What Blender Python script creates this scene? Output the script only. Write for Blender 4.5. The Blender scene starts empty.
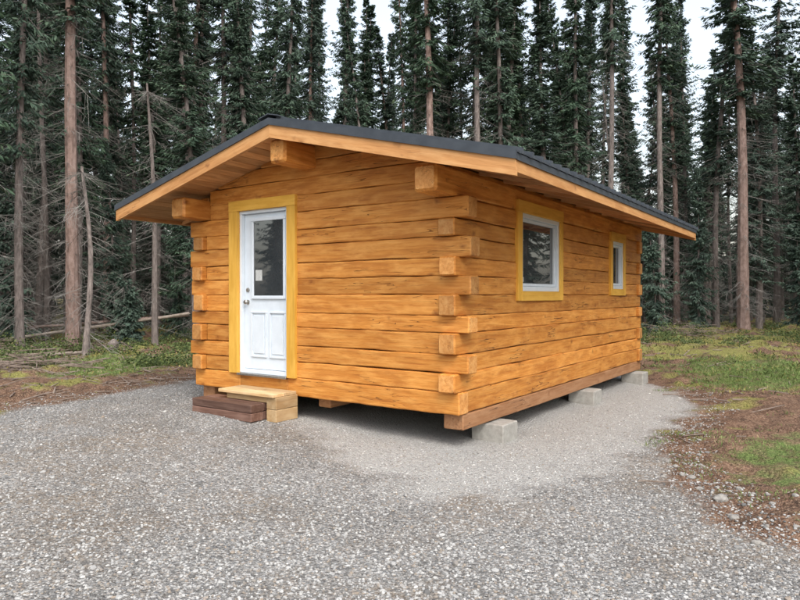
import bpy, bmesh, math, random
import numpy as np
from mathutils import Vector, Matrix, noise
random.seed(7); rng=np.random.default_rng(7)
S=bpy.context.scene
S.view_settings.view_transform='Standard'; S.view_settings.look='None'; S.view_settings.exposure=0
COL=S.collection
CX,CY=0.602,6.744
AX=(0.8225,-0.5687); AY=(0.5687,0.8225)

# ---------------------------------------------------------------- node helpers
class NT:
    def __init__(s,name):
        s.m=bpy.data.materials.new(name); s.m.use_nodes=True
        s.t=s.m.node_tree; s.n=s.t.nodes; s.l=s.t.links
        s.p=s.n['Principled BSDF']
    def link(s,a,b): s.l.new(a,b)
    def setin(s,node,key,v):
        if v is None: return
        if isinstance(v,bpy.types.NodeSocket): s.l.new(v,node.inputs[key])
        else: node.inputs[key].default_value=v
    def attr(s,name,out='Fac'):
        a=s.n.new('ShaderNodeAttribute'); a.attribute_name=name; return a.outputs[out]
    def geo(s): return s.n.new('ShaderNodeNewGeometry').outputs['Position']
    def mapping(s,v,scale=(1,1,1),loc=(0,0,0)):
        a=s.n.new('ShaderNodeMapping'); s.link(v,a.inputs['Vector']); a.inputs['Scale'].default_value=scale; a.inputs['Location'].default_value=loc
        return a.outputs[0]
    def noise(s,v,scale,detail=4,rough=.55,out='Fac',dist=0):
        a=s.n.new('ShaderNodeTexNoise'); s.link(v,a.inputs['Vector']); a.inputs['Scale'].default_value=scale
        a.inputs['Detail'].default_value=detail; a.inputs['Roughness'].default_value=rough; a.inputs['Distortion'].default_value=dist
        return a.outputs[out]
    def vor2(s,v,scale,dim='3D'):
        a=s.n.new('ShaderNodeTexVoronoi'); a.voronoi_dimensions=dim; s.link(v,a.inputs['Vector']); a.inputs['Scale'].default_value=scale
        return a.outputs['Distance'],a.outputs['Color']
    def vor(s,v,scale): return s.vor2(v,scale)[0]
    def ramp(s,f,stops,interp='LINEAR'):
        a=s.n.new('ShaderNodeValToRGB'); s.link(f,a.inputs[0]); e=a.color_ramp; e.interpolation=interp
        while len(e.elements)<len(stops): e.elements.new(.5)
        for el,(p,c) in zip(e.elements,stops):
            el.position=p
            if not hasattr(c,'__len__'): c=(c,c,c)
            el.color=(c[0],c[1],c[2],1)
        return a.outputs[0]
    def math(s,op,a,b=None,c=None,clamp=False):
        n=s.n.new('ShaderNodeMath'); n.operation=op; n.use_clamp=clamp
        s.setin(n,0,a); s.setin(n,1,b); s.setin(n,2,c); return n.outputs[0]
    def mr(s,v,a,b,c=0,d=1):
        n=s.n.new('ShaderNodeMapRange'); s.link(v,n.inputs[0])
        for i,x in enumerate((a,b,c,d)): n.inputs[i+1].default_value=x
        return n.outputs[0]
    def mix(s,f,a,b,mode='MIX'):
        n=s.n.new('ShaderNodeMix'); n.data_type='RGBA'; n.blend_type=mode
        s.setin(n,0,f)
        for k,v in ((6,a),(7,b)):
            if isinstance(v,bpy.types.NodeSocket): s.l.new(v,n.inputs[k])
            else: n.inputs[k].default_value=(v[0],v[1],v[2],1)
        return n.outputs[2]
    def sep(s,v):
        n=s.n.new('ShaderNodeSeparateXYZ'); s.link(v,n.inputs[0]); return n.outputs
    def bump(s,h,strength=.5,dist=.01,normal=None):
        n=s.n.new('ShaderNodeBump'); s.link(h,n.inputs['Height']); n.inputs['Strength'].default_value=strength; n.inputs['Distance'].default_value=dist
        if normal is not None: s.link(normal,n.inputs['Normal'])
        return n.outputs[0]
    def fin(s,col=None,rough=None,normal=None,metal=None,spec=None):
        if col is not None:
            if isinstance(col,bpy.types.NodeSocket): s.link(col,s.p.inputs['Base Color'])
            else: s.p.inputs['Base Color'].default_value=(col[0],col[1],col[2],1)
        s.setin(s.p,'Roughness',rough); s.setin(s.p,'Metallic',metal); s.setin(s.p,'Specular IOR Level',spec)
        if normal is not None: s.link(normal,s.p.inputs['Normal'])
        return s.m

def wood(name,dark,mid,light,rough=.55,knot=True,crack=.55,bumpd=.004,spec=.35,varamt=.35):
    T=NT(name); w=T.attr('wuv','Vector'); r=T.attr('rnd')
    g=T.noise(T.mapping(w,(1.2,26,26)),1.3,5,.6,dist=.4)
    c=T.ramp(g,[(.26,dark),(.5,mid),(.74,light)])
    big=T.noise(T.mapping(w,(1.3,5,5)),1.1,3,.6)
    c=T.mix(T.mr(big,.42,.68,0,.6),c,dark)
    big2=T.noise(T.mapping(w,(2.0,7,7),(5,3,1)),1.6,3,.6)
    c=T.mix(T.mr(big2,.46,.68,0,.75),c,light)
    v=T.mr(r,0,1,1-varamt,1+varamt*.6)
    vm=T.n.new('ShaderNodeCombineXYZ'); 
    for i in range(3): T.link(v,vm.inputs[i])
    c=T.mix(1.0,c,vm.outputs[0],'MULTIPLY')
    if knot:
        wd=T.n.new('ShaderNodeVectorMath'); wd.operation='MULTIPLY_ADD'
        T.link(T.noise(w,14,1,.5,out='Color'),wd.inputs[0]); wd.inputs[1].default_value=(.07,.07,.07); T.link(w,wd.inputs[2])
        kd=T.vor(T.mapping(wd.outputs[0],(.7,1,1)),3.4)
        k=T.ramp(kd,[(.03,1.0),(.07,.6),(.15,.0)])
        c=T.mix(T.math('MULTIPLY',k,.75),c,(dark[0]*.5,dark[1]*.42,dark[2]*.4))
    cn=T.noise(T.mapping(w,(.7,14,14),(3,7,2)),1.5,2,.5,dist=.6)
    cr=T.math('ABSOLUTE',T.math('SUBTRACT',cn,.5))
    cr=T.mr(cr,.002,.009,1,0)
    cmask=T.mr(T.noise(T.mapping(w,(1,3,3),(9,1,4)),1.3,1,.5),crack,crack+.04)
    cr=T.math('MULTIPLY',cr,cmask,clamp=True)
    c=T.mix(T.math('MULTIPLY',cr,.85),c,(dark[0]*.25,dark[1]*.2,dark[2]*.2))
    h=T.math('SUBTRACT',T.math('ADD',g,T.math('MULTIPLY',big2,1.8)),T.math('MULTIPLY',cr,1.5))
    return T.fin(c,rough,T.bump(h,.8,bumpd),spec=spec)

M={}
M['log']=wood('stained_log',(.36,.12,.020),(.56,.222,.040),(.69,.325,.080),bumpd=.006,varamt=.22,crack=.56)
M['logend']=wood('log_end',(.40,.16,.04),(.60,.27,.075),(.69,.37,.13),crack=.5)
M['sill']=wood('sill_wood',(.35,.15,.06),(.49,.24,.11),(.57,.31,.16))
M['fascia']=wood('fascia_wood',(.38,.17,.055),(.54,.265,.095),(.62,.34,.14),varamt=.12,crack=.66)
M['soffit']=wood('soffit_boards',(.38,.18,.065),(.56,.29,.115),(.68,.39,.18),varamt=.35,crack=.7,knot=False)
M['trim']=wood('yellow_trim',(.54,.28,.035),(.68,.37,.055),(.74,.43,.08),varamt=.1,knot=False,crack=.8,bumpd=.001)
M['raw']=wood('raw_lumber',(.42,.26,.12),(.60,.40,.20),(.68,.50,.29),crack=.6)
M['darkwood']=wood('brown_step_wood',(.09,.045,.032),(.15,.08,.058),(.22,.13,.10),crack=.52)

def metal_dark():
    T=NT('charcoal_metal'); p=T.geo()
    n=T.noise(p,6,3); c=T.ramp(n,[(.3,(.05,.058,.07)),(.7,(.075,.086,.10))])
    return T.fin(c,.4,metal=.3)
M['metal']=metal_dark()
def white():
    T=NT('white_door_paint'); p=T.geo(); n=T.noise(p,9,3); c=T.ramp(n,[(.3,(.60,.66,.72)),(.7,(.66,.72,.78))])
    return T.fin(c,.38)
M['white']=white()
def glass():
    T=NT('window_glass'); p=T.geo(); n=T.noise(p,1.2,2); c=T.ramp(n,[(.35,(.025,.03,.034)),(.7,(.055,.06,.064))])
    T.p.inputs['IOR'].default_value=1.85
    return T.fin(c,.02,T.bump(n,.04,.02),spec=.8)
M['glass']=glass()
def concrete():
    T=NT('concrete'); p=T.geo(); n=T.noise(p,14,6,.7); n2=T.noise(p,90,2)
    c=T.ramp(n,[(.3,(.24,.23,.21)),(.7,(.38,.37,.34))]); return T.fin(c,.9,T.bump(n2,.5,.004))
M['concrete']=concrete()
def simple(name,a,b,sc,rough=.6,metal=0):
    T=NT(name); n=T.noise(T.geo(),sc,3); c=T.ramp(n,[(.3,a),(.7,b)]); return T.fin(c,rough,metal=metal)
M['steel']=simple('brushed_nickel',(.35,.34,.32),(.5,.48,.45),30,.3,.9)
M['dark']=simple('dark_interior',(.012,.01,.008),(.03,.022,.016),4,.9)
M['paper']=simple('paper_label',(.40,.41,.40),(.52,.53,.52),40,.8)

# ---------------------------------------------------------------- mesh builder
class MB:
    def __init__(s): s.v=[]; s.f=[]; s.w=[]; s.r=[]; s.m=[]
    def add(s,vs,fs,ws,r,ms):
        o=len(s.v); s.v+=[tuple(x) for x in vs]; s.w+=[tuple(x) for x in ws]; s.r+=[r]*len(vs)
        s.f+=[tuple(i+o for i in f) for f in fs]; s.m+=(ms if isinstance(ms,list) else [ms]*len(fs))
    def obj(s,name,mats,parent=None,recalc=True):
        me=bpy.data.meshes.new(name); me.from_pydata(s.v,[],s.f)
        for m in mats: me.materials.append(M[m])
        me.polygons.foreach_set('material_index',s.m)
        a=me.attributes.new('wuv','FLOAT_VECTOR','POINT'); a.data.foreach_set('vector',np.array(s.w,dtype=np.float32).ravel())
        a=me.attributes.new('rnd','FLOAT','POINT'); a.data.foreach_set('value',np.array(s.r,dtype=np.float32))
        if recalc:
            bm=bmesh.new(); bm.from_mesh(me); bmesh.ops.recalc_face_normals(bm,faces=bm.faces); bm.to_mesh(me); bm.free()
        me.update()
        o=bpy.data.objects.new(name,me); COL.objects.link(o)
        if parent: o.parent=parent
        return o
def bar(mb,p0,p1,up,w,h,r=.006,mat=0,cap=None,step=None,nz=0,clamp=None,seg=2,rnd=None):
    p0=Vector(p0); p1=Vector(p1); ax=p1-p0; L=ax.length; ax.normalize(); up=Vector(up); up=(up-ax*up.dot(ax)).normalized(); sd=ax.cross(up)
    sec=[]
    for ci,(sx,sy) in enumerate(((1,1),(-1,1),(-1,-1),(1,-1))):
        for k in range(seg+1):
            a=math.pi/2*(ci+k/seg)
            sec.append((sx*(w/2-r)+r*math.cos(a), sy*(h/2-r)+r*math.sin(a)))
    n=len(sec); ts=[0,min(r,L*.2)]
    if step:
        k=max(1,int(L/step)); ts+=[L*i/k for i in range(1,k)]
    ts+=[L-min(r,L*.2),L]
    sd_=random.random()*100; off=(random.random()*50,random.random()*50,random.random()*50)
    vs=[];ws=[]
    for i,t in enumerate(ts):
        ins=1 if i in (0,len(ts)-1) else 0
        fr=lambda k,s_=1.0: noise.noise(Vector((t*s_*1.3,sd_,k*7.3)))+.6*noise.noise(Vector((t*s_*5,sd_,k*3.1)))
        if nz: nn=[fr(1),fr(2),fr(3),fr(4)]
        for (a,b) in sec:
            a2=a*(1-ins*r*.8/(w/2)); b2=b*(1-ins*r*.8/(h/2))
            if nz:
                b2+=nz*(nn[0] if b>0 else nn[1]); a2+=nz*.8*(nn[2] if a>0 else nn[3])
            P=p0+ax*t+sd*a2+up*b2
            if clamp: P=clamp(P)
            vs.append(P); ws.append((t+off[0],a2+off[1],b2+off[2]))
    fs=[];ms=[]
    for i in range(len(ts)-1):
        for j in range(n):
            fs.append((i*n+j,i*n+(j+1)%n,(i+1)*n+(j+1)%n,(i+1)*n+j)); ms.append(mat)
    fs.append(tuple(range(n))); fs.append(tuple(range((len(ts)-1)*n,len(ts)*n))); cp=mat if cap is None else cap; ms+=[cp,cp]
    mb.add(vs,fs,ws,random.random() if rnd is None else rnd,ms)
def empty(name,loc=(0,0,0),rz=0):
    e=bpy.data.objects.new(name,None); COL.objects.link(e); e.location=loc; e.rotation_euler=(0,0,rz); return e

# ---------------------------------------------------------------- ground
def poly_sd(X,Y,poly):
    d=np.full(X.shape,1e9); inside=np.zeros(X.shape,bool); n=len(poly)
    for i in range(n):
        x0,y0=poly[i]; x1,y1=poly[(i+1)%n]
        ex,ey=x1-x0,y1-y0
        t=np.clip(((X-x0)*ex+(Y-y0)*ey)/(ex*ex+ey*ey),0,1)
        d=np.minimum(d,np.hypot(X-x0-t*ex,Y-y0-t*ey))
        c=((y0>Y)!=(y1>Y)); 
        xi=x0+(Y-y0)*ex/(ey if ey!=0 else 1e-9)
        inside^=(c&(X<xi))
    return np.where(inside,-d,d)
GRAV=[(-20,6.2),(-8,7.0),(-5.0,8.0),(-4.4,9.5),(-3.6,11.4),(-2.5,14),(1.5,16),(4.6,13.5),(4.75,10.6),(4.3,9.3),(2.95,7.4),(2.4,5.7),(2.35,4.6),(2.55,3.8),(3.3,2),(5,-25),(-25,-25)]
PALE=[(-1.5,7.9),(-.9,6.9),(-.45,6.0),(.2,5.15),(.95,5.2),(1.9,6.1),(2.85,7.3),(4.3,9.3),(4.75,10.6),(4.6,13),(2,14),(-2,12)]
GR1=[(3.15,6.5),(3.9,7.2),(9,8.0),(12,4.5),(8,3.3),(3.6,4.0),(2.95,5.0)]
GR2=[(4.9,13.5),(5.3,10.3),(8,9.6),(14,10),(14,15),(7,15.5)]
GR3=[(-4.6,11.5),(-6,11.2),(-7.5,14),(-6,16),(-4.2,14)]
def gz(x,y):
    lx=(x-CX)*AX[0]+(y-CY)*AX[1]; ly=(x-CX)*AY[0]+(y-CY)*AY[1]
    g=np.clip(-.035-.05*(lx+1.5),-.12,.06)
    fall=np.exp(-np.maximum(0,np.hypot(lx+2,ly-3)-5)**2/8)
    return g*fall
def lin(a,b,s): return list(np.arange(a,b,s))
def grow(x0,x1,s0,k):
    r=[];x=x0;s=s0
    while x<x1: x+=s; s*=k; r.append(x)
    return r
xs=lin(-7.5,7.5,.09); xs=[-v for v in grow(7.5,400,.12,1.10)][::-1]+xs+grow(7.41,400,.12,1.10)
ys=lin(2,16,.09); ys=[-v for v in grow(-2,400,.12,1.12)][::-1]+ys+grow(15.95,400,.12,1.10)
XX,YY=np.meshgrid(np.array(xs),np.array(ys)); 
sdg=poly_sd(XX,YY,GRAV); sdp=poly_sd(XX,YY,PALE); sgr=np.minimum(np.minimum(poly_sd(XX,YY,GR1),poly_sd(XX,YY,GR2)+.6),poly_sd(XX,YY,GR3))
def nzf(X,Y,sc,k=0,oct=3):
    return np.array([noise.fractal(Vector((x*sc,y*sc,k)),1.0,2.0,oct) for x,y in zip(X.ravel(),Y.ravel())]).reshape(X.shape)
N1=nzf(XX,YY,.8,0); N2=nzf(XX,YY,3.2,5)
out=np.clip((sdg+.1)/.6,0,1)
far=np.clip((np.hypot(XX,YY)-14)/15,0,1)
ZZ=gz(XX,YY)+.022*N1+.004*N2+out*(.06+.09*N1+.06*N2)+far*.35*N1
xa=np.array(xs); ya=np.array(ys)
def gzv(x,y):
    i=np.clip(np.searchsorted(xa,x)-1,0,len(xs)-2); j=np.clip(np.searchsorted(ya,y)-1,0,len(ys)-2)
    fx=(x-xa[i])/(xa[i+1]-xa[i]); fy=(y-ya[j])/(ya[j+1]-ya[j])
    return (ZZ[j,i]*(1-fx)+ZZ[j,i+1]*fx)*(1-fy)+(ZZ[j+1,i]*(1-fx)+ZZ[j+1,i+1]*fx)*fy
def g1(x,y): return float(gzv(np.array([x]),np.array([y]))[0])
def npmesh(name,V,F,mats,attrs={},midx=None,smooth=False,parent=None,link=True):
    me=bpy.data.meshes.new(name); nf=len(F); k=F.shape[1]
    me.vertices.add(len(V)); me.vertices.foreach_set('co',V.astype(np.float32).ravel())
    me.loops.add(nf*k); me.loops.foreach_set('vertex_index',F.astype(np.int32).ravel())
    me.polygons.add(nf); me.polygons.foreach_set('loop_start',(np.arange(nf)*k).astype(np.int32))
    me.polygons.foreach_set('loop_total',np.full(nf,k,np.int32))
    for m in mats: me.materials.append(M[m])
    if midx is not None: me.polygons.foreach_set('material_index',midx.astype(np.int32))
    me.polygons.foreach_set('use_smooth',np.full(nf,smooth,bool))
    me.update(calc_edges=True); me.validate()
    for k_,v in attrs.items():
        a=me.attributes.new(k_,'FLOAT','POINT'); a.data.foreach_set('value',v.astype(np.float32).ravel())
    if not link: return me
    o=bpy.data.objects.new(name,me); COL.objects.link(o)
    if parent: o.parent=parent
    return o
def ground_mat():
    T=NT('ground_surface'); p=T.geo(); a=T.attr('sdg'); b=T.attr('sdp'); g=T.attr('sgr')
    def stones(sc):
        ds,c=T.vor2(p,sc,'2D'); s=T.sep(c)
        col=T.ramp(s[0],[(0,(.12,.118,.115)),(.3,(.23,.225,.215)),(.6,(.33,.325,.31)),(.85,(.41,.40,.385)),(1,(.58,.57,.55))])
        col=T.mix(T.mr(s[1],.75,1,0,.45),col,(.30,.23,.165))
        col=T.mix(T.mr(s[2],.8,1,0,.5),col,(.18,.21,.24))
        return col,ds
    c1,d1=stones(36); c2,d2=stones(80)
    n30=T.noise(p,18,3,.65)
    sel=T.mr(n30,.40,.50)
    gc=T.mix(sel,c1,c2)
    h=T.math('MULTIPLY_ADD',d1,-1.0,T.math('MULTIPLY',d2,-.6))
    gc=T.mix(T.mr(d1,.35,.75,0,.5),gc,(.095,.088,.08))
    so=T.noise(p,.55,4,.62)
    sm=T.math('MULTIPLY',T.mr(so,.48,.60),T.mr(n30,.36,.58),clamp=True)
    gc=T.mix(T.math('MULTIPLY',sm,.65),gc,(.225,.175,.125))
    so3=T.noise(p,.8,3,.6)
    gc=T.mix(T.mr(so3,.44,.62,0,.40),gc,(.55,.53,.51),'MULTIPLY')
    pc=T.mix(.5,c2,(.50,.495,.47)); 
    pc=T.mix(T.mr(d2,.4,.8,0,.4),pc,(.18,.17,.16))
    edge=T.noise(p,1.6,5,.65); wob=T.math('MULTIPLY_ADD',edge,1.6,-.8)
    pm=T.mr(T.math('ADD',b,wob),-.3,.10,.92,0)
    gc=T.mix(pm,gc,pc)
    n3=T.noise(p,5,5,.7); n4=T.noise(p,38,3,.7)
    dc=T.ramp(n3,[(.3,(.06,.038,.026)),(.5,(.14,.08,.052)),(.68,(.24,.15,.10))])
    dc=T.mix(T.mr(n4,.5,.66,0,.75),dc,(.32,.22,.15)); dc=T.mix(T.mr(n4,.45,.32,0,.8),dc,(.03,.022,.016))
    yy=T.sep(p)[1]
    mo=T.math('ADD',so3,T.mr(yy,6,20,-.12,.06))
    mc=T.ramp(n4,[(.3,(.08,.075,.025)),(.5,(.21,.20,.06)),(.7,(.34,.31,.11))])
    dc=T.mix(T.mr(mo,.49,.55),dc,mc)
    gm=T.mr(T.math('MULTIPLY_ADD',wob,2.2,g),-.45,.05,1,0)
    gg=T.ramp(n4,[(.3,(.05,.065,.02)),(.5,(.12,.165,.05)),(.72,(.20,.25,.085))])
    dc=T.mix(T.math('MULTIPLY',gm,T.mr(n3,.38,.52,.30,1)),dc,gg)
    am=T.mr(T.math('MULTIPLY_ADD',wob,.5,a),-.12,.06,1,0)
    col=T.mix(am,dc,gc)
    return T.fin(col,.93,T.bump(h,.9,.02),spec=.2)
M['ground']=ground_mat()
nx,ny=len(xs),len(ys); idx=np.arange(nx*ny).reshape(ny,nx)
F=np.stack([idx[:-1,:-1],idx[:-1,1:],idx[1:,1:],idx[1:,:-1]],-1).reshape(-1,4)
npmesh('ground',np.stack([XX,YY,ZZ],-1).reshape(-1,3),F,['ground'],{'sdg':sdg,'sdp':sdp,'sgr':sgr},smooth=True)

def pebbles():
    phi=(1+5**.5)/2
    iv=np.array([(-1,phi,0),(1,phi,0),(-1,-phi,0),(1,-phi,0),(0,-1,phi),(0,1,phi),(0,-1,-phi),(0,1,-phi),(phi,0,-1),(phi,0,1),(-phi,0,-1),(-phi,0,1)])/np.hypot(1,phi)
    fi=np.array([(0,11,5),(0,5,1),(0,1,7),(0,7,10),(0,10,11),(1,5,9),(5,11,4),(11,10,2),(10,7,6),(7,1,8),(3,9,4),(3,4,2),(3,2,6),(3,6,8),(3,8,9),(4,9,5),(2,4,11),(6,2,10),(8,6,7),(9,8,1)])
    n=70000
    y=2.4+(rng.random(n)**1.7)*9.5; x=(rng.random(n)*2-1)*(.66*y+.3)
    keep=poly_sd(x,y,GRAV)<.25+.3*rng.random(n)
    lx=(x-CX)*AX[0]+(y-CY)*AX[1]; ly=(x-CX)*AY[0]+(y-CY)*AY[1]
    keep&=~((lx<.1)&(lx>-4.3)&(ly>0.1))
    x=x[keep];y=y[keep]; n=len(x); pale=poly_sd(x,y,PALE)<0
    s=.0045+.0075*rng.random(n)**2.0; s=np.where(rng.random(n)<.008,s*1.9,s); s=np.where(pale,s*.75,s)
    V=iv[None]*(.75+.5*rng.random((n,12,1)))*s[:,None,None]*np.stack([1+.5*rng.random(n),.8+.3*rng.random(n),.55+.3*rng.random(n)],-1)[:,None,:]
    th=rng.random(n)*6.28; c,s_=np.cos(th)[:,None],np.sin(th)[:,None]
    V=np.stack([V[:,:,0]*c-V[:,:,1]*s_,V[:,:,0]*s_+V[:,:,1]*c,V[:,:,2]],-1)
    V[:,:,0]+=x[:,None];V[:,:,1]+=y[:,None];V[:,:,2]+=(gzv(x,y)+s*.2)[:,None]
    F=fi[None]+(np.arange(n)*12)[:,None,None]
    r=np.repeat(np.clip(rng.random(n)*.97+np.where(pale,.15,0),0,1),12)
    T=NT('gravel_stone'); a=T.attr('rnd')
    c_=T.ramp(a,[(0,(.09,.088,.085)),(.25,(.19,.187,.18)),(.47,(.26,.215,.17)),(.52,(.29,.287,.28)),(.9,(.385,.38,.365)),(1,(.54,.53,.51))])
    M['stone']=T.fin(c_,.85)
    npmesh('gravel',V.reshape(-1,3),F.reshape(-1,3),['stone'],{'rnd':r})
pebbles()

# ---------------------------------------------------------------- cabin
W=4.2; LEN=7.1; RZ=3.55; SL=.247; RX=-W/2; OV=.63; DE=3.04; YB=LEN+.35; UND=.16
cab=empty('log_cabin',(CX,CY,0),math.atan2(AX[1],AX[0]))
rows=[(.275,.51)]+[(.51+.205*i,.51+.205*(i+1)) for i in range(10)]
def under(x): return RZ-SL*abs(x-RX)-UND
G=MB(); lt=.2; GAP=.004
DO=(-3.32,-2.44,.50,2.66); W1=(1.53,2.84,1.56,2.57); W2=(5.25,5.95,1.62,2.48)
def wall_log(axis,a0,a1,z0,z1,openings,face,clampf=None):
    def seg(u0,u1,za,zb):
        if u1-u0<.05 or zb-za<.025: return
        h=zb-za-GAP; zc=(za+zb)/2
        jit=random.uniform(-.008,.008)
        kw=dict(r=min(.015,h*.3),cap=1,step=.11,nz=.011 if h>.1 else .001,clamp=clampf,seg=3)
        if axis=='x': bar(G,(u0,face+jit,zc),(u1,face+jit,zc),(0,0,1),lt,h,**kw)
        else: bar(G,(face+jit,u0,zc),(face+jit,u1,zc),(0,0,1),lt,h,**kw)
    cur=a0
    for (u0,u1,v0,v1) in sorted(openings):
        if z1<=v0 or z0>=v1: continue
        seg(cur,u0,z0,z1)
        if z0<v0: seg(u0,u1,z0,v0)
        if z1>v1: seg(u0,u1,v1,z1)
        cur=u1
    seg(cur,a1,z0,z1)
rv=[0]+[random.uniform(-.02,.02) for _ in range(9)]+[0]
rows=[(z0+(rv[i-1] if i>0 else 0) ,z1+rv[i]) for i,(z0,z1) in enumerate(rows)]
rows[0]=(.275,.51+rv[0]); 
for i,(z0,z1) in enumerate(rows):
    pf=.08+random.uniform(-.012,.012); ps=.135+random.uniform(-.015,.015); pl=.13+random.uniform(-.015,.015)
    if i%2==1: fx0,fx1=-W+lt+.004,-lt-.004; sy0,sy1=-pf,LEN+.05
    else: fx0,fx1=-W-pl,ps; sy0,sy1=lt+.004,LEN-lt-.004
    bx1=min(fx1,.05)
    if i==0: fx0,fx1,sy0,sy1=-W-.04,.02,lt+.004,LEN-lt-.004
    wall_log('x',fx0,fx1,z0,z1,[DO],lt/2)
    wall_log('x',fx0,bx1,z0,z1,[],LEN-lt/2)
    wall_log('y',sy0,sy1,z0,z1,[W1,W2],-lt/2)
    wall_log('y',sy0,sy1,z0,z1,[],-W+lt/2)
def gcl(P):
    P=P.copy(); P.z=min(P.z,under(P.x)+.012); return P
z=2.56
while z<3.35:
    h=.205; z1=z+h
    d=min((RZ-UND-z-.01)/SL, W/2-.27)
    if d>.15:
        for fy in (lt/2,LEN-lt/2):
            wall_log('x',RX-d,RX+d,z,z1,[DO] if fy<1 else [],fy,gcl)
    z=z1
G.obj('log_walls',['log','logend'],cab)
B=MB()
for xc in (-.14,-W+.14):
    bar(B,(xc,-.43,2.70),(xc,LEN+.2,2.70),(0,0,1),.27,.27,r=.03,cap=1,step=.3,nz=.006,seg=3)
    bar(B,(xc,-.0+.02,2.85),(xc,LEN,2.85),(0,0,1),.16,.07,r=.01)
bar(B,(RX,-.52,3.20),(RX,LEN+.3,3.20),(0,0,1),.25,.27,r=.03,cap=1,step=.3,nz=.006,seg=3)
B.obj('roof_beams',['log','logend'],cab)
K=MB()
for xc in (-.115,-W+.125):
    bar(K,(xc,.10,.185),(xc,LEN+.05,.185),(0,0,1),.24,.17,r=.012,cap=0,step=.4,nz=.005)
bar(K,(-W/2,.3,.19),(-W/2,LEN-.3,.19),(0,0,1),.2,.15,r=.015)
K.obj('skid_beams',['sill'],cab)
C=MB()
for xc in (.0,-W):
    for yc,zz in ((.85,-.03),(3.95,-.03),(6.75,-.03)):
        bar(C,(xc-.2,yc,zz),(xc+.2,yc,zz),(0,0,1),.38,.235,r=.012,step=.1,nz=.004)
C.obj('concrete_pads',['concrete'],cab)
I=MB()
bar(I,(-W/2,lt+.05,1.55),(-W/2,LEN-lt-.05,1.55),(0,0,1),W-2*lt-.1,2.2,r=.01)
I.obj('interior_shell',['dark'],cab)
def slab(mb,s,d0,d1,y0,y1,o0,o1,mat=0,along='y',rnd=None):
    x0=RX+s*d0;x1=RX+s*d1; z0=RZ-SL*d0; z1=RZ-SL*d1
    vs=[];ws=[]; q=(random.random()*40,random.random()*40)
    for y in (y0,y1):
        for (x,zz,d) in ((x0,z0,d0),(x1,z1,d1)):
            for o in (o0,o1):
                vs.append((x,y,zz-o)); ws.append((y+q[0],d+q[1],o) if along=='y' else (d+q[0],o+q[1],y))
    fs=[(0,1,3,2),(4,6,7,5),(0,2,6,4),(1,5,7,3),(0,4,5,1),(2,3,7,6)]
    mb.add(vs,fs,ws,random.random() if rnd is None else rnd,mat)
R=MB()
for s in (-1,1):
    slab(R,s,0,DE+.02,-OV-.01,YB+.01,0,.018,0)
    y=-OV+.04
    while y<YB:
        slab(R,s,.08,DE+.045,y-.02,y+.02,-.032,.024,0); y+=.2286
    slab(R,s,0,DE+.01,-OV-.03,-OV-.005,.003,.08,0)
    slab(R,s,0,DE+.01,YB+.005,YB+.03,.003,.08,0)
    slab(R,s,DE-.002,DE+.012,-OV-.004,YB+.004,.025,.085,0)
    slab(R,s,0,.16,-OV-.035,YB+.035,-.045,-.033,0)
R.obj('metal_roof',['metal'],cab)
R=MB()
for s in (-1,1):
    slab(R,s,0,DE-.002,-OV-.012,-OV+.028,.078,.225,0,'d')
    slab(R,s,0,DE-.002,YB-.028,YB+.003,.078,.225,0,'d')
    slab(R,s,DE-.035,DE-.002,-OV+.0285,YB-.0285,.06,.19,0,'y')
    slab(R,s,.002,DE-.036,-OV+.029,YB-.029,.02,.12,1)
    d=.0; bw=.14
    while d<DE-.05:
        d1=min(d+bw-.007,DE-.037)
        slab(R,s,d+.001,d1,-OV+.03,YB-.03,.122,.145+random.uniform(0,.003),1,'y'); d+=bw
    y=.45
    while y<LEN:
        slab(R,s,W/2+.015,DE-.038,y-.02,y+.02,.15,.19,1,'d'); y+=.61
R.obj('roof_fascia_and_soffit',['fascia','soffit'],cab)

def fmap(u,v,d): return Vector((u,-d,v))
def smap(u,v,d): return Vector((d,u,v))
def ubox(mb,mp,u0,u1,v0,v1,d0,d1,mat=0,r=.004,horiz=False,rnd=None):
    nd=mp(0,0,1)-mp(0,0,0)
    if horiz: bar(mb,mp(u0,(v0+v1)/2,(d0+d1)/2),mp(u1,(v0+v1)/2,(d0+d1)/2),nd,v1-v0,d1-d0,r=min(r,(d1-d0)*.3,(v1-v0)*.3),mat=mat,rnd=rnd)
    else: bar(mb,mp((u0+u1)/2,v0,(d0+d1)/2),mp((u0+u1)/2,v1,(d0+d1)/2),nd,u1-u0,d1-d0,r=min(r,(d1-d0)*.3,(u1-u0)*.3),mat=mat,rnd=rnd)
def frame(mb,mp,u0,u1,v0,v1,tl,tr,tb,tt,d0,d1,mat=0,r=.004):
    ubox(mb,mp,u0,u0+tl,v0,v1-tt-.001,d0,d1,mat,r); ubox(mb,mp,u1-tr,u1,v0,v1-tt-.001,d0,d1,mat,r)
    ubox(mb,mp,u0,u1,v1-tt,v1,d0,d1+.003,mat,r,True)
    if tb: ubox(mb,mp,u0+tl+.001,u1-tr-.001,v0,v0+tb,d0,d1,mat,r,True)
D=MB()
frame(D,fmap,-3.49,-2.28,.50,2.775,.165,.145,0,.135,-.02,.042)
D.obj('door_trim',['trim'],cab)
D=MB()
frame(D,fmap,-3.325,-2.435,.51,2.64,.045,.045,.05,.04,-.12,-.004,0)
ubox(D,fmap,-3.277,-2.483,.565,2.597,-.10,-.055,0,.004)
frame(D,fmap,-3.135,-2.515,1.48,2.54,.042,.042,.045,.045,-.055,-.030,0,.008)
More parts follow.
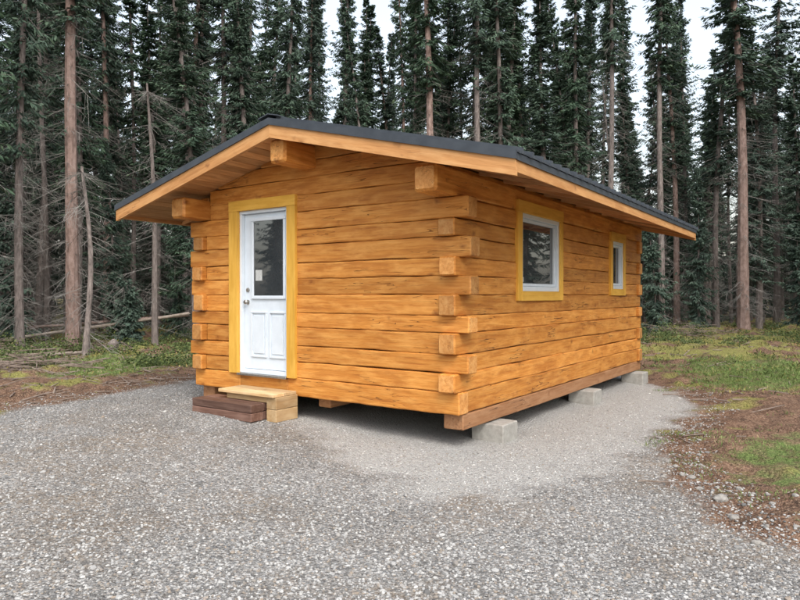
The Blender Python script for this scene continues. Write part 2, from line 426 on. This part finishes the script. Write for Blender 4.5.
for (a,b) in ((-3.15,-2.86),(-2.81,-2.52)):
    frame(D,fmap,a,b,.72,1.32,.025,.025,.025,.025,-.055,-.038,0,.006)
    ubox(D,fmap,a+.05,b-.05,.77,1.27,-.055,-.043,0,.004)
ubox(D,fmap,-3.095,-2.555,1.52,2.50,-.05,-.043,1,.001)
ubox(D,fmap,-3.06,-2.94,1.72,1.86,-.0425,-.0415,3,.0003)
ubox(D,fmap,-3.33,-2.43,.48,.508,-.12,.05,2,.004,True)
D.obj('entry_door',['white','glass','steel','paper'],cab)
D=MB()
def lathe(mb,mp,u,v,prof,mat=0,n=16):
    vs=[];ws=[];fs=[]
    for (d,r) in prof:
        for k in range(n):
            a=2*math.pi*k/n; P=mp(u+r*math.cos(a),v+r*math.sin(a),d); vs.append(P); ws.append(tuple(P))
    for i in range(len(prof)-1):
        for k in range(n): fs.append((i*n+k,i*n+(k+1)%n,(i+1)*n+(k+1)%n,(i+1)*n+k))
    fs.append(tuple(range(n))); fs.append(tuple(range((len(prof)-1)*n,len(prof)*n)))
    mb.add(vs,fs,ws,.5,mat)
lathe(D,fmap,-3.215,1.44,[(-.055,.03),(-.045,.03),(-.043,.012),(-.02,.012),(-.015,.026),(0,.03),(.012,.022)])
lathe(D,fmap,-3.215,1.60,[(-.055,.03),(-.040,.028),(-.038,.018),(-.03,.017)])
D.obj('door_hardware',['steel'],cab)
def window(name,op,trim):
    u0,u1,v0,v1=op; D=MB()
    tl,tr,tb,tt=trim
    frame(D,smap,u0-tl+.02,u1+tr-.02,v0-tb+.02,v1+tt-.02,tl,tr,tb,tt,-.02,.035,3)
    frame(D,smap,u0+.021,u1-.021,v0+.021,v1-.021,.055,.055,.06,.055,-.12,.012,0)
    frame(D,smap,u0+.08,u1-.08,v0+.085,v1-.08,.035,.035,.035,.035,-.08,-.018,0)
    ubox(D,smap,u0+.1,u1-.1,v0+.1,v1-.1,-.06,-.045,1,.001)
    ubox(D,smap,u0+.13,u0+.22,v0+.14,v0+.20,-.0448,-.044,2,.0002)
    D.obj(name,['white','glass','paper','trim'],cab)
window('window_large',W1,(.13,.11,.12,.15))
window('window_small',W2,(.11,.10,.11,.15))

st=empty('wooden_steps',(CX,CY,0),math.atan2(AX[1],AX[0]))
D=MB()
for (z0,z1) in ((.035,.135),(.14,.235)):
    bar(D,(-3.50,-.53,(z0+z1)/2),(-2.42,-.53,(z0+z1)/2),(0,0,1),.19,z1-z0,r=.008,step=.3,nz=.003)
    bar(D,(-3.48,-.33,(z0+z1)/2),(-2.44,-.33,(z0+z1)/2),(0,0,1),.19,z1-z0,r=.008,step=.3,nz=.003)
D.obj('lower_step',['darkwood'],st)
D=MB()
for (z0,z1) in ((.02,.165),(.17,.312)):
    bar(D,(-2.31,-.41,(z0+z1)/2),(-2.31,-.04,(z0+z1)/2),(0,0,1),.16,z1-z0,r=.006)
    bar(D,(-3.12,-.22,(z0+z1)/2),(-3.12,-.04,(z0+z1)/2),(0,0,1),.13,z1-z0,r=.006)
bar(D,(-3.12,-.37,.275),(-2.40,-.37,.275),(0,0,1),.04,.07,r=.004)
for yc in (-.35,-.15):
    bar(D,(-3.22,yc,.334),(-2.24,yc,.334),(0,0,1),.19,.04,r=.005,step=.4,nz=.002)
D.obj('upper_step',['raw'],st)

# ---------------------------------------------------------------- trees
def bark(name,a,b,c):
    T=NT(name); tc=T.n.new('ShaderNodeTexCoord').outputs['Object']
    v=T.noise(T.mapping(tc,(6,6,2.2)),2.2,4,.7)
    col=T.ramp(v,[(.3,a),(.5,b),(.72,c)])
    o=T.n.new('ShaderNodeObjectInfo').outputs['Random']; col=T.mix(T.mr(o,0,1,0,.45),col,a)
    return T.fin(col,.95,T.bump(v,.9,.03),spec=.15)
M['bark']=bark('spruce_bark',(.10,.085,.078),(.22,.185,.17),(.34,.295,.27))
M['bark_red']=bark('reddish_bark',(.15,.10,.085),(.28,.20,.17),(.39,.30,.27))
def needles():
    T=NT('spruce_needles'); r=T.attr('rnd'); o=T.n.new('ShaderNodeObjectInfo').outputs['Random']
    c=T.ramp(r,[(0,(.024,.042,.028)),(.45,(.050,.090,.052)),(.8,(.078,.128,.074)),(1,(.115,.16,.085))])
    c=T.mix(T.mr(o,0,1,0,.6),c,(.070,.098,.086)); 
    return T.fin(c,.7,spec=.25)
M['needles']=needles()
def deadm():
    T=NT('dead_twigs'); r=T.attr('rnd'); c=T.ramp(r,[(0,(.08,.072,.064)),(.6,(.17,.158,.145)),(1,(.26,.25,.23))]); return T.fin(c,.95,spec=.1)
M['dead']=deadm()

def spruce_mesh(name,H,r0,cb,rad,dens,dead_n,seed,barkm='bark',bend=.25,topcut=None):
    g=np.random.default_rng(seed); Vs=[];Fs=[];Ms=[];Rs=[];off=0
    def push(V,F,m,R):
        nonlocal off
        Vs.append(V);Fs.append(F+off);Ms.append(np.full(len(F),m));Rs.append(R); off+=len(V)
    bx,by=g.normal(0,bend),g.normal(0,bend); ph=g.random()*6
    def cen(z):
        t=z/H; return np.stack([bx*t*t*2+.06*np.sin(t*7+ph),by*t*t*2+.06*np.cos(t*6+ph)],-1)
    top=topcut or H
    nz_=26; k=9; zz=np.linspace(-.4,top,nz_); c=cen(zz)
    rr=r0*np.clip(1-zz/H,0,1)**.75+.008; rr=rr*(1+.28*np.exp(-np.maximum(zz,0)/.25))
    a=np.arange(k)/k*2*np.pi
    V=np.stack([c[:,0:1]+rr[:,None]*np.cos(a)*(1+.06*g.normal(size=(nz_,k))),c[:,1:2]+rr[:,None]*np.sin(a),np.repeat(zz[:,None],k,1)],-1).reshape(-1,3)
    i=np.arange(nz_-1)[:,None]*k; j=np.arange(k)[None]; j2=(j+1)%k
    F=np.stack([i+j,i+j2,i+k+j2,i+k+j],-1).reshape(-1,4); push(V,F,0,np.full(len(V),.5))
    if dens>0:
        zb=cb*H; n=int(dens*(H-zb)); z=zb+(H-zb)*g.random(n); u=(z-zb)/(H-zb)
        clump=.75+.7*np.array([noise.noise(Vector((q*.9,seed,0))) for q in z])
        az=g.random(n)*2*np.pi; azm=.85+.35*np.sin(az*2+z*1.3+seed)
        L=rad*np.clip((1-u),0,1)**.7*(.35+.75*g.random(n))*np.clip(.55+u*3,0,1)*clump*azm*1.35+.12
        slope=-.62+.95*u**1.5+g.normal(0,.16,n)
        dirv=np.stack([np.cos(az),np.sin(az),np.zeros(n)],-1)
        K=12; s=np.linspace(.06,1,K)[None,:].repeat(n,0)+g.normal(0,.02,(n,K))
        c0=cen(z)
        P=np.zeros((n,K,3)); P[...,:2]=c0[:,None,:]+dirv[:,None,:2]*(s*L[:,None])[...,None]
        P[...,2]=z[:,None]+s*L[:,None]*slope[:,None]-.10*L[:,None]*np.sin(s*np.pi)+.16*L[:,None]*s**3
        side=np.stack([-np.sin(az),np.cos(az),np.zeros(n)],-1)
        br=g.random(n)
        for sgn in (-1,1,0,):
            tl=(.12+.24*(1-s*.7))*(.6+.7*g.random((n,K)))*(L[:,None]**.35)
            d=dirv[:,None,:]*(.55+.3*g.random((n,K,1)))+side[:,None,:]*sgn*(.8+g.normal(0,.25,(n,K,1)))
            d[...,2]+=-.5+g.normal(0,.3,(n,K))+(slope[:,None]*.3)
            d/=np.linalg.norm(d,axis=-1,keepdims=True)
            wv=np.cross(d,g.normal(size=(n,K,3))+np.array([0,0,1.2])); wv/=np.linalg.norm(wv,axis=-1,keepdims=True)+1e-9
            wd=(.018+.018*g.random((n,K)))[...,None]
            p0=P+g.normal(0,.015,P.shape); tip=p0+d*tl[...,None]; mid=p0+d*tl[...,None]*.45
            Q=np.stack([p0,mid+wv*wd,tip,mid-wv*wd],2).reshape(-1,3)
            nq=n*K; F=np.arange(nq*4).reshape(-1,4)
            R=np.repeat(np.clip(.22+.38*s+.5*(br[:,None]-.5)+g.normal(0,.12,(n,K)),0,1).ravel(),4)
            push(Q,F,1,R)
        nb=n; A=P[:,0];Bm=P[:,6];E=P[:,-1]
        for (a_,b_,wd) in ((A,Bm,.010),(Bm,E,.005)):
            up=np.array([0,0,wd]); sv=side*wd
            Q=np.stack([a_+up,a_+sv-up*.5,b_+sv*.6-up*.3,b_+up*.6, a_+up,a_-sv-up*.5,b_-sv*.6-up*.3,b_+up*.6],1).reshape(-1,3)
            push(Q,np.arange(nb*8).reshape(-1,4),2,np.full(nb*8,.3))
    if dead_n>0:
        n=dead_n; z=.6+(max(cb*H+1,3)-.6)*g.random(n); z=np.minimum(z,top*.97); az=g.random(n)*2*np.pi; L=(.25+.9*g.random(n)**1.5)
        c0=cen(z); dv=np.stack([np.cos(az),np.sin(az),-.15-.5*g.random(n)],-1); st=np.stack([c0[:,0],c0[:,1],z],-1)
        def twig(a_,b_,wd,rv):
            d=b_-a_; s1=np.cross(d,np.array([0,0,1.])); s1/=np.linalg.norm(s1,axis=-1,keepdims=True)+1e-9
            up=np.array([0,0,1.])*wd; sv=s1*wd; m=len(a_)
            Q=np.stack([a_+up,a_+sv-up*.5,b_+sv*.3-up*.2,b_+up*.3, a_+up,a_-sv-up*.5,b_-sv*.3-up*.2,b_+up*.3],1).reshape(-1,3)
            push(Q,np.arange(m*8).reshape(-1,4),2,np.repeat(rv,8))
        rv=g.random(n); E=st+dv*L[:,None]+np.array([0,0,-.12])*L[:,None]**2
        twig(st,E,.007,rv)
        for q in range(7):
            f=.2+.8*g.random(n); a_=st+(E-st)*f[:,None]; b_=a_+(dv*.5+g.normal(0,.55,(n,3))+np.array([0,0,-.25]))*(.12+.26*g.random(n))[:,None]*(.5+L[:,None])
            twig(a_,b_,.004,rv)
    V=np.concatenate(Vs);F=np.concatenate(Fs);m=np.concatenate(Ms);R=np.concatenate(Rs)
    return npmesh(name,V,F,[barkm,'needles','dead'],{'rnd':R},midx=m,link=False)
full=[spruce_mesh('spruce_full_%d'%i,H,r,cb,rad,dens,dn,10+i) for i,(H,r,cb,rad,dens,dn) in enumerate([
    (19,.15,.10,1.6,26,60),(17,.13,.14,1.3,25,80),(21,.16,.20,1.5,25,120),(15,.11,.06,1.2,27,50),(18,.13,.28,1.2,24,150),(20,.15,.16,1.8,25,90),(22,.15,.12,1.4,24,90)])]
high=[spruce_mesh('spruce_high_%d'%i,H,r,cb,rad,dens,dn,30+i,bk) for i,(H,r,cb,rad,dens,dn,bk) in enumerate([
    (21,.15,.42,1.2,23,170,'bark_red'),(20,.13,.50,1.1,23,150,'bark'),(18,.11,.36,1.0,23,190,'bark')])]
small=[spruce_mesh('spruce_small_%d'%i,H,r,.04,rad,dn,10,50+i) for i,(H,r,rad,dn) in enumerate([(4.5,.05,.85,46),(7,.07,1.0,40),(2.0,.03,.55,70)])]
snag=[spruce_mesh('snag_0',9,.085,.9,.5,0,90,61,'bark',.08,7.6),spruce_mesh('snag_1',6,.07,.9,.5,0,60,62,'bark',.06,4.6),spruce_mesh('snag_2',16,.10,.95,.5,0,260,63,'bark',.15)]
def put(me,name,x,y,s=1,sr=1,lean=(0,0),parent=None,rz=None):
    o=bpy.data.objects.new(name,me); COL.objects.link(o); o.location=(x,y,g1(x,y)-.03)
    o.rotation_euler=(lean[0],lean[1],random.random()*6.28 if rz is None else rz); o.scale=(sr,sr,s)
    if parent: o.parent=parent
    return o
placed=[]
def spot(px,Y): return ((px-400)/650*Y,Y)
for (px,Y,me,sr,lean,nm) in [
    (70,17.2,high[0],1.15,(0,-.012),'spruce_tree'),(108,24,high[0],.8,(0,.02),'spruce_tree'),
    (134,26,high[2],.9,(0,0),'spruce_tree'),(222,25,high[1],1.0,(0,.0),'spruce_tree'),(284,24,high[2],1.0,(0,.01),'spruce_tree'),
    (433,24,high[0],1.1,(0,.0),'spruce_tree'),(480,23.5,high[1],1.0,(0,.012),'spruce_tree'),(500,24,high[2],1.1,(0,.0),'spruce_tree'),
    (577,25,high[2],1.0,(0,0),'spruce_tree'),(610,24,high[1],.9,(0,0),'spruce_tree'),(660,26,high[1],1.0,(0,0),'spruce_tree'),
    (716,28,high[2],1.2,(0,0),'spruce_tree'),(746,25.5,high[0],1.4,(0,.02),'spruce_tree'),(775,31,high[1],1.2,(0,0),'spruce_tree'),
    (20,16.5,full[4],.8,(0,0),'spruce_tree'),(-35,14.5,full[2],.9,(0,0),'spruce_tree'),(45,21,snag[2],1,(0,0),'dead_tree'),
    (88,15.6,snag[1],1.0,(0,.01),'dead_tree'),(157,19.0,snag[0],1.0,(0,.045),'dead_tree'),(190,23,snag[2],1.1,(0,-.01),'dead_tree'),
    (133,19,small[2],.9,(0,0),'spruce_sapling'),(120,21,small[2],1.,(0,0),'spruce_sapling'),(8,19,small[0],1.,(0,0),'spruce_sapling'),(178,22,small[0],.8,(0,0),'spruce_sapling'),
    (655,25,small[0],.8,(0,0),'spruce_sapling'),(700,27,small[1],.8,(0,0),'spruce_sapling'),(800,27,small[0],.9,(0,0),'spruce_sapling')]:
    x,y=spot(px,Y); o=put(me,nm,x,y,1,sr,lean); 
    placed.append((x,y))
forest=empty('spruce_forest')
def try_place(x,y,md):
    for (a,b) in placed:
        if (a-x)**2+(b-y)**2<md*md: return False
    placed.append((x,y)); return True
cnt=0; R_=random.Random(11)
def minY(a):
    if a<-.3: return 19.5
    if a<0: return 22.5
    if a<.33: return 24.5
    return 26
for _ in range(9000):
    if cnt>=330: break
    ang=R_.uniform(-.72,.72); Y=19+(R_.random()**1.2)*36
    x=Y*math.tan(ang); y=Y
    if y<minY(x/y): continue
    if try_place(x,y,1.2 if y<35 else 1.6):
        q=R_.random(); pool=full if q<.52 else (high if q<.76 else (small[:2] if q<.94 else [snag[2]]))
        put(R_.choice(pool),'forest_spruce',x,y,R_.uniform(.62,1.05),R_.uniform(.75,1.05),(R_.gauss(0,.02),R_.gauss(0,.02)),forest,R_.random()*6.28); cnt+=1
for _ in range(130):
    ang=R_.uniform(-.70,.70); Y=R_.uniform(42,62); put(R_.choice(small[:2]+[full[3]]),'forest_spruce',Y*math.tan(ang),Y,R_.uniform(.6,1.0),R_.uniform(1.2,1.8),(0,0),forest,R_.random()*6.28)
c2=0
for _ in range(6000):
    if c2>=100: break
    a=R_.uniform(0,2*math.pi); r=R_.uniform(19,36); x=r*math.sin(a); y=r*math.cos(a)+2
    if y>0 and abs(x/max(y,.1))<.72: continue
    if abs(a-math.pi)<1.0: continue
    if try_place(x,y,1.8):
        put(R_.choice(full+high),'forest_spruce',x,y,R_.uniform(.7,1.0),R_.uniform(.9,1.1),(R_.gauss(0,.015),R_.gauss(0,.015)),forest,R_.random()*6.28); c2+=1

# ---------------------------------------------------------------- grass, undergrowth, shrubs, sticks, fallen logs
def leafmat(name,stops):
    T=NT(name); r=T.attr('rnd'); return T.fin(T.ramp(r,stops),.75,spec=.2)
M['grass']=leafmat('grass_blades',[(0,(.06,.08,.025)),(.5,(.12,.18,.05)),(.8,(.18,.24,.08)),(1,(.34,.31,.16))])
M['under']=leafmat('undergrowth_leaves',[(0,(.035,.045,.018)),(.4,(.12,.12,.042)),(.75,(.26,.24,.08)),(1,(.28,.16,.085))])
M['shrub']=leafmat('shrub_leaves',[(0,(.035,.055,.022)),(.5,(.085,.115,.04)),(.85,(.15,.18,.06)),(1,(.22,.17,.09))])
def blades(name,x,y,hmin,hmax,wd,mat,tilt=.5):
    n=len(x); z=gzv(x,y); th=rng.random(n)*6.28; h=(hmin+(hmax-hmin)*rng.random(n))*(1+np.clip((y-8)/8,0,1))
    wd=wd*(1+np.clip((y-8)/8,0,1.2))
    b=np.stack([x,y,z-.01],-1); w=np.stack([np.cos(th),np.sin(th),np.zeros(n)],-1)*(wd*(.6+.8*rng.random(n)))[:,None]
    d=np.stack([rng.normal(0,tilt,n),rng.normal(0,tilt,n),np.ones(n)],-1); d/=np.linalg.norm(d,axis=-1,keepdims=True)
    m=b+d*(h*.55)[:,None]; t=b+d*h[:,None]; t[:,2]-=h*.12
    V=np.stack([b-w*.4,m+w,t,m-w],1).reshape(-1,3)
    c=np.array([noise.noise(Vector((a*1.5,b_*1.5,2))) for a,b_ in zip(x,y)])
    npmesh(name,V,np.arange(n*4).reshape(-1,4),[mat],{'rnd':np.repeat(np.clip(.5+.5*c+rng.normal(0,.2,n),0,1),4)})
n=140000; x=rng.uniform(2.6,14,n); y=rng.uniform(3,16,n); dd=np.minimum(poly_sd(x,y,GR1)-.2,poly_sd(x,y,GR2)+.3); 
nn_=np.array([noise.fractal(Vector((a*1.3,b*1.3,0)),1,2,3) for a,b in zip(x,y)]); k=(dd+nn_*1.6+rng.random(n)*.4<.0)
x2=rng.uniform(-8,-4.2,12000); y2=rng.uniform(11,16,12000); k2=(poly_sd(x2,y2,GR3)+rng.random(12000)*.5<0)
blades('grass',np.concatenate([x[k],x2[k2]]),np.concatenate([y[k],y2[k2]]),.02,.08,.0035,'grass',.8)
n=150000; x=rng.uniform(-22,26,n); y=5.5+rng.random(n)*30; sd=poly_sd(x,y,GRAV)
nn_=np.array([noise.fractal(Vector((a*.7,b*.7,9)),1,2,3) for a,b in zip(x,y)]); k=(sd>.25)&(nn_+np.clip((y-12)/20,-.3,.2)>.02)&(np.abs(x/y)<.85)
x=x[k];y=y[k]
blades('undergrowth',x,y,.02,.075,.008,'under',.9)
SV=[];SR=[]
def shrub(cx,cy,rad,h,n):
    m=rng.normal(0,.45,(n,3)); m/= (np.linalg.norm(m,axis=1,keepdims=True)+1e-6); rr=rng.random(n)**.4
    P=m*rr[:,None]*np.array([rad,rad,h]); P[:,2]=np.abs(P[:,2]); lump=1+.5*np.array([noise.noise(Vector((q[0]*3+cx,q[1]*3+cy,q[2]*3))) for q in P])
    P=P*lump[:,None]+np.array([cx,cy,g1(cx,cy)])
    d=rng.normal(size=(n,3)); d[:,2]=abs(d[:,2])*.6; d/=np.linalg.norm(d,axis=1,keepdims=True); w=np.cross(d,rng.normal(size=(n,3))); w/=np.linalg.norm(w,axis=1,keepdims=True)
    l=(.03+.05*rng.random(n))[:,None]
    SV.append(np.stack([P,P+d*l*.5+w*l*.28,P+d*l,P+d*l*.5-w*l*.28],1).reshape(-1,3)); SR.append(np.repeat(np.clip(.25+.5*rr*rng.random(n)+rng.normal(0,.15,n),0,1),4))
for q in range(130):
    if q<75: Y=random.uniform(13,22); X=-random.uniform(.30,.68)*Y
    else: Y=random.uniform(19,29); X=random.uniform(.36,.66)*Y
    r=random.uniform(.25,.7); shrub(X,Y,r,r*random.uniform(.35,.8),int(800*r))
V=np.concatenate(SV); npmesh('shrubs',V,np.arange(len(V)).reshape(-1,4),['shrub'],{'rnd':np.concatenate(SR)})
D=MB()
for q in range(1200):
    if q<500: X=random.uniform(2.3,14); Y=random.uniform(3,26)
    else: Y=random.uniform(8,22); X=-random.uniform(.34,.75)*Y
    if poly_sd(np.array([X]),np.array([Y]),GRAV)[0]<.1: continue
    a=random.random()*3.14; L=random.uniform(.06,.32)*(1+Y/14); z=g1(X,Y); r=random.uniform(.002,.007)*(1+Y/20)
    dz=random.uniform(-.03,.10)*L
    bar(D,(X,Y,z+.01),(X+math.cos(a)*L,Y+math.sin(a)*L,g1(X+math.cos(a)*L,Y+math.sin(a)*L)+.015+abs(dz)),(0,0,1),r*2,r*2,r=r*.6,seg=1,step=.2,nz=.006)
M['stick']=simple('weathered_stick',(.12,.085,.065),(.26,.21,.175),9,.95)
D.obj('fallen_branches',['stick'])
D=MB()
def pile(cx,cy,rad,n,h):
    for q in range(n):
        a=random.random()*6.28; r=rad*random.random()**.6; X=cx+r*math.cos(a);Y=cy+r*math.sin(a); z=g1(X,Y)+h*random.random()*(1-r/rad)
        b=random.random()*6.28; L=random.uniform(.3,1.0); t=random.uniform(.003,.009)
        bar(D,(X,Y,z),(X+math.cos(b)*L,Y+math.sin(b)*L,max(z+random.uniform(-.25,.2)*L,.02)),(0,0,1),t*2,t*2,r=t*.6,seg=1,step=.3,nz=.02)
pile(-7.6,12.8,1.1,220,.4); pile(10.5,24,1.8,260,.6); pile(-10,15.5,1.8,220,.5); pile(-8.8,17.5,1.5,150,.4)
D.obj('brush_pile',['stick'])
def flog(x0,y0,z0,x1,y1,z1,r,mat='bark'):
    D=MB(); bar(D,(x0,y0,z0),(x1,y1,z1),(0,0,1),r*2,r*2,r=r*.95,seg=4,step=.4,nz=.02,mat=0)
    D.obj('fallen_log',[mat])
M['logpale']=simple('weathered_log',(.16,.13,.10),(.29,.245,.21),5,.9)
flog(-11.5,18.5,.25,-6.2,19.2,1.0,.045,'logpale'); flog(-12,20.5,.5,-6.8,21,.9,.045,'bark_red'); flog(-9.5,14.6,.08,-7.8,16.2,.12,.05,'logpale')
D=MB(); bar(D,(-7.35,16.6,-.1),(-7.32,16.62,.42),(0,1,0),.26,.26,r=.12,seg=4,step=.1,nz=.02,cap=1); D.obj('tree_stump',['bark','raw'])
D=MB()
def rock(mb,x,y,s):
    bm=bmesh.new(); bmesh.ops.create_icosphere(bm,subdivisions=2,radius=s); z=g1(x,y); sd_=random.random()*99
    vs=[]
    for v in bm.verts:
        k=1+.35*noise.noise(v.co/s*1.1+Vector((sd_,0,0))); vs.append((x+v.co.x*k*1.2,y+v.co.y*k,z+s*.2+v.co.z*k*.65))
    mb.add(vs,[tuple(v.index for v in f.verts) for f in bm.faces],vs,random.random(),0); bm.free()
for px,py,s in [(692,464,.035),(722,490,.05),(683,462,.03),(735,505,.03),(668,452,.03),(700,478,.025),(690,545,.03),(560,560,.016),(120,470,.02),(758,528,.03),(640,590,.02),(23,508,.022)]:
    Y=988/(py-296); rock(D,(px-400)/650*Y,Y,s)
for q in range(60):
    Y=random.uniform(3.5,9); i=np.interp(Y,[3.8,4.6,5.7,7.4,9.3],[2.55,2.35,2.4,2.95,4.3]); rock(D,i+random.uniform(-.1,.7),Y,random.uniform(.01,.025))
M['rock']=simple('field_rock',(.15,.14,.13),(.30,.285,.26),30,.9)
D.obj('loose_rocks',['rock'])

# ---------------------------------------------------------------- light, world, camera
el,az=math.radians(52),math.radians(165)
w=bpy.data.worlds.new('World'); S.world=w; w.use_nodes=True; nt=w.node_tree; bg=nt.nodes['Background']
sky=nt.nodes.new('ShaderNodeTexSky'); sky.sky_type='NISHITA'; sky.sun_disc=False; sky.sun_elevation=el; sky.sun_rotation=az
sky.air_density=1.5; sky.dust_density=4; sky.ozone_density=1
hs=nt.nodes.new('ShaderNodeHueSaturation'); hs.inputs['Saturation'].default_value=.5; hs.inputs['Value'].default_value=2.35
nt.links.new(sky.outputs[0],hs.inputs['Color']); nt.links.new(hs.outputs[0],bg.inputs[0]); bg.inputs[1].default_value=.15
sl=bpy.data.lights.new('sun','SUN'); sl.energy=1.2; sl.angle=math.radians(30); sl.color=(1,.975,.94)
so=bpy.data.objects.new('sun',sl); COL.objects.link(so)
dv=Vector((math.sin(az)*math.cos(el),math.cos(az)*math.cos(el),math.sin(el))); so.rotation_euler=dv.to_track_quat('Z','Y').to_euler(); so.location=dv*30
cam=bpy.data.cameras.new('camera'); cam.sensor_width=36; cam.lens=29.25; cam.clip_end=2000; cam.clip_start=.05
co=bpy.data.objects.new('camera',cam); COL.objects.link(co); co.location=(0,0,1.52); co.rotation_euler=(math.radians(90-.35),0,0)
S.camera=co
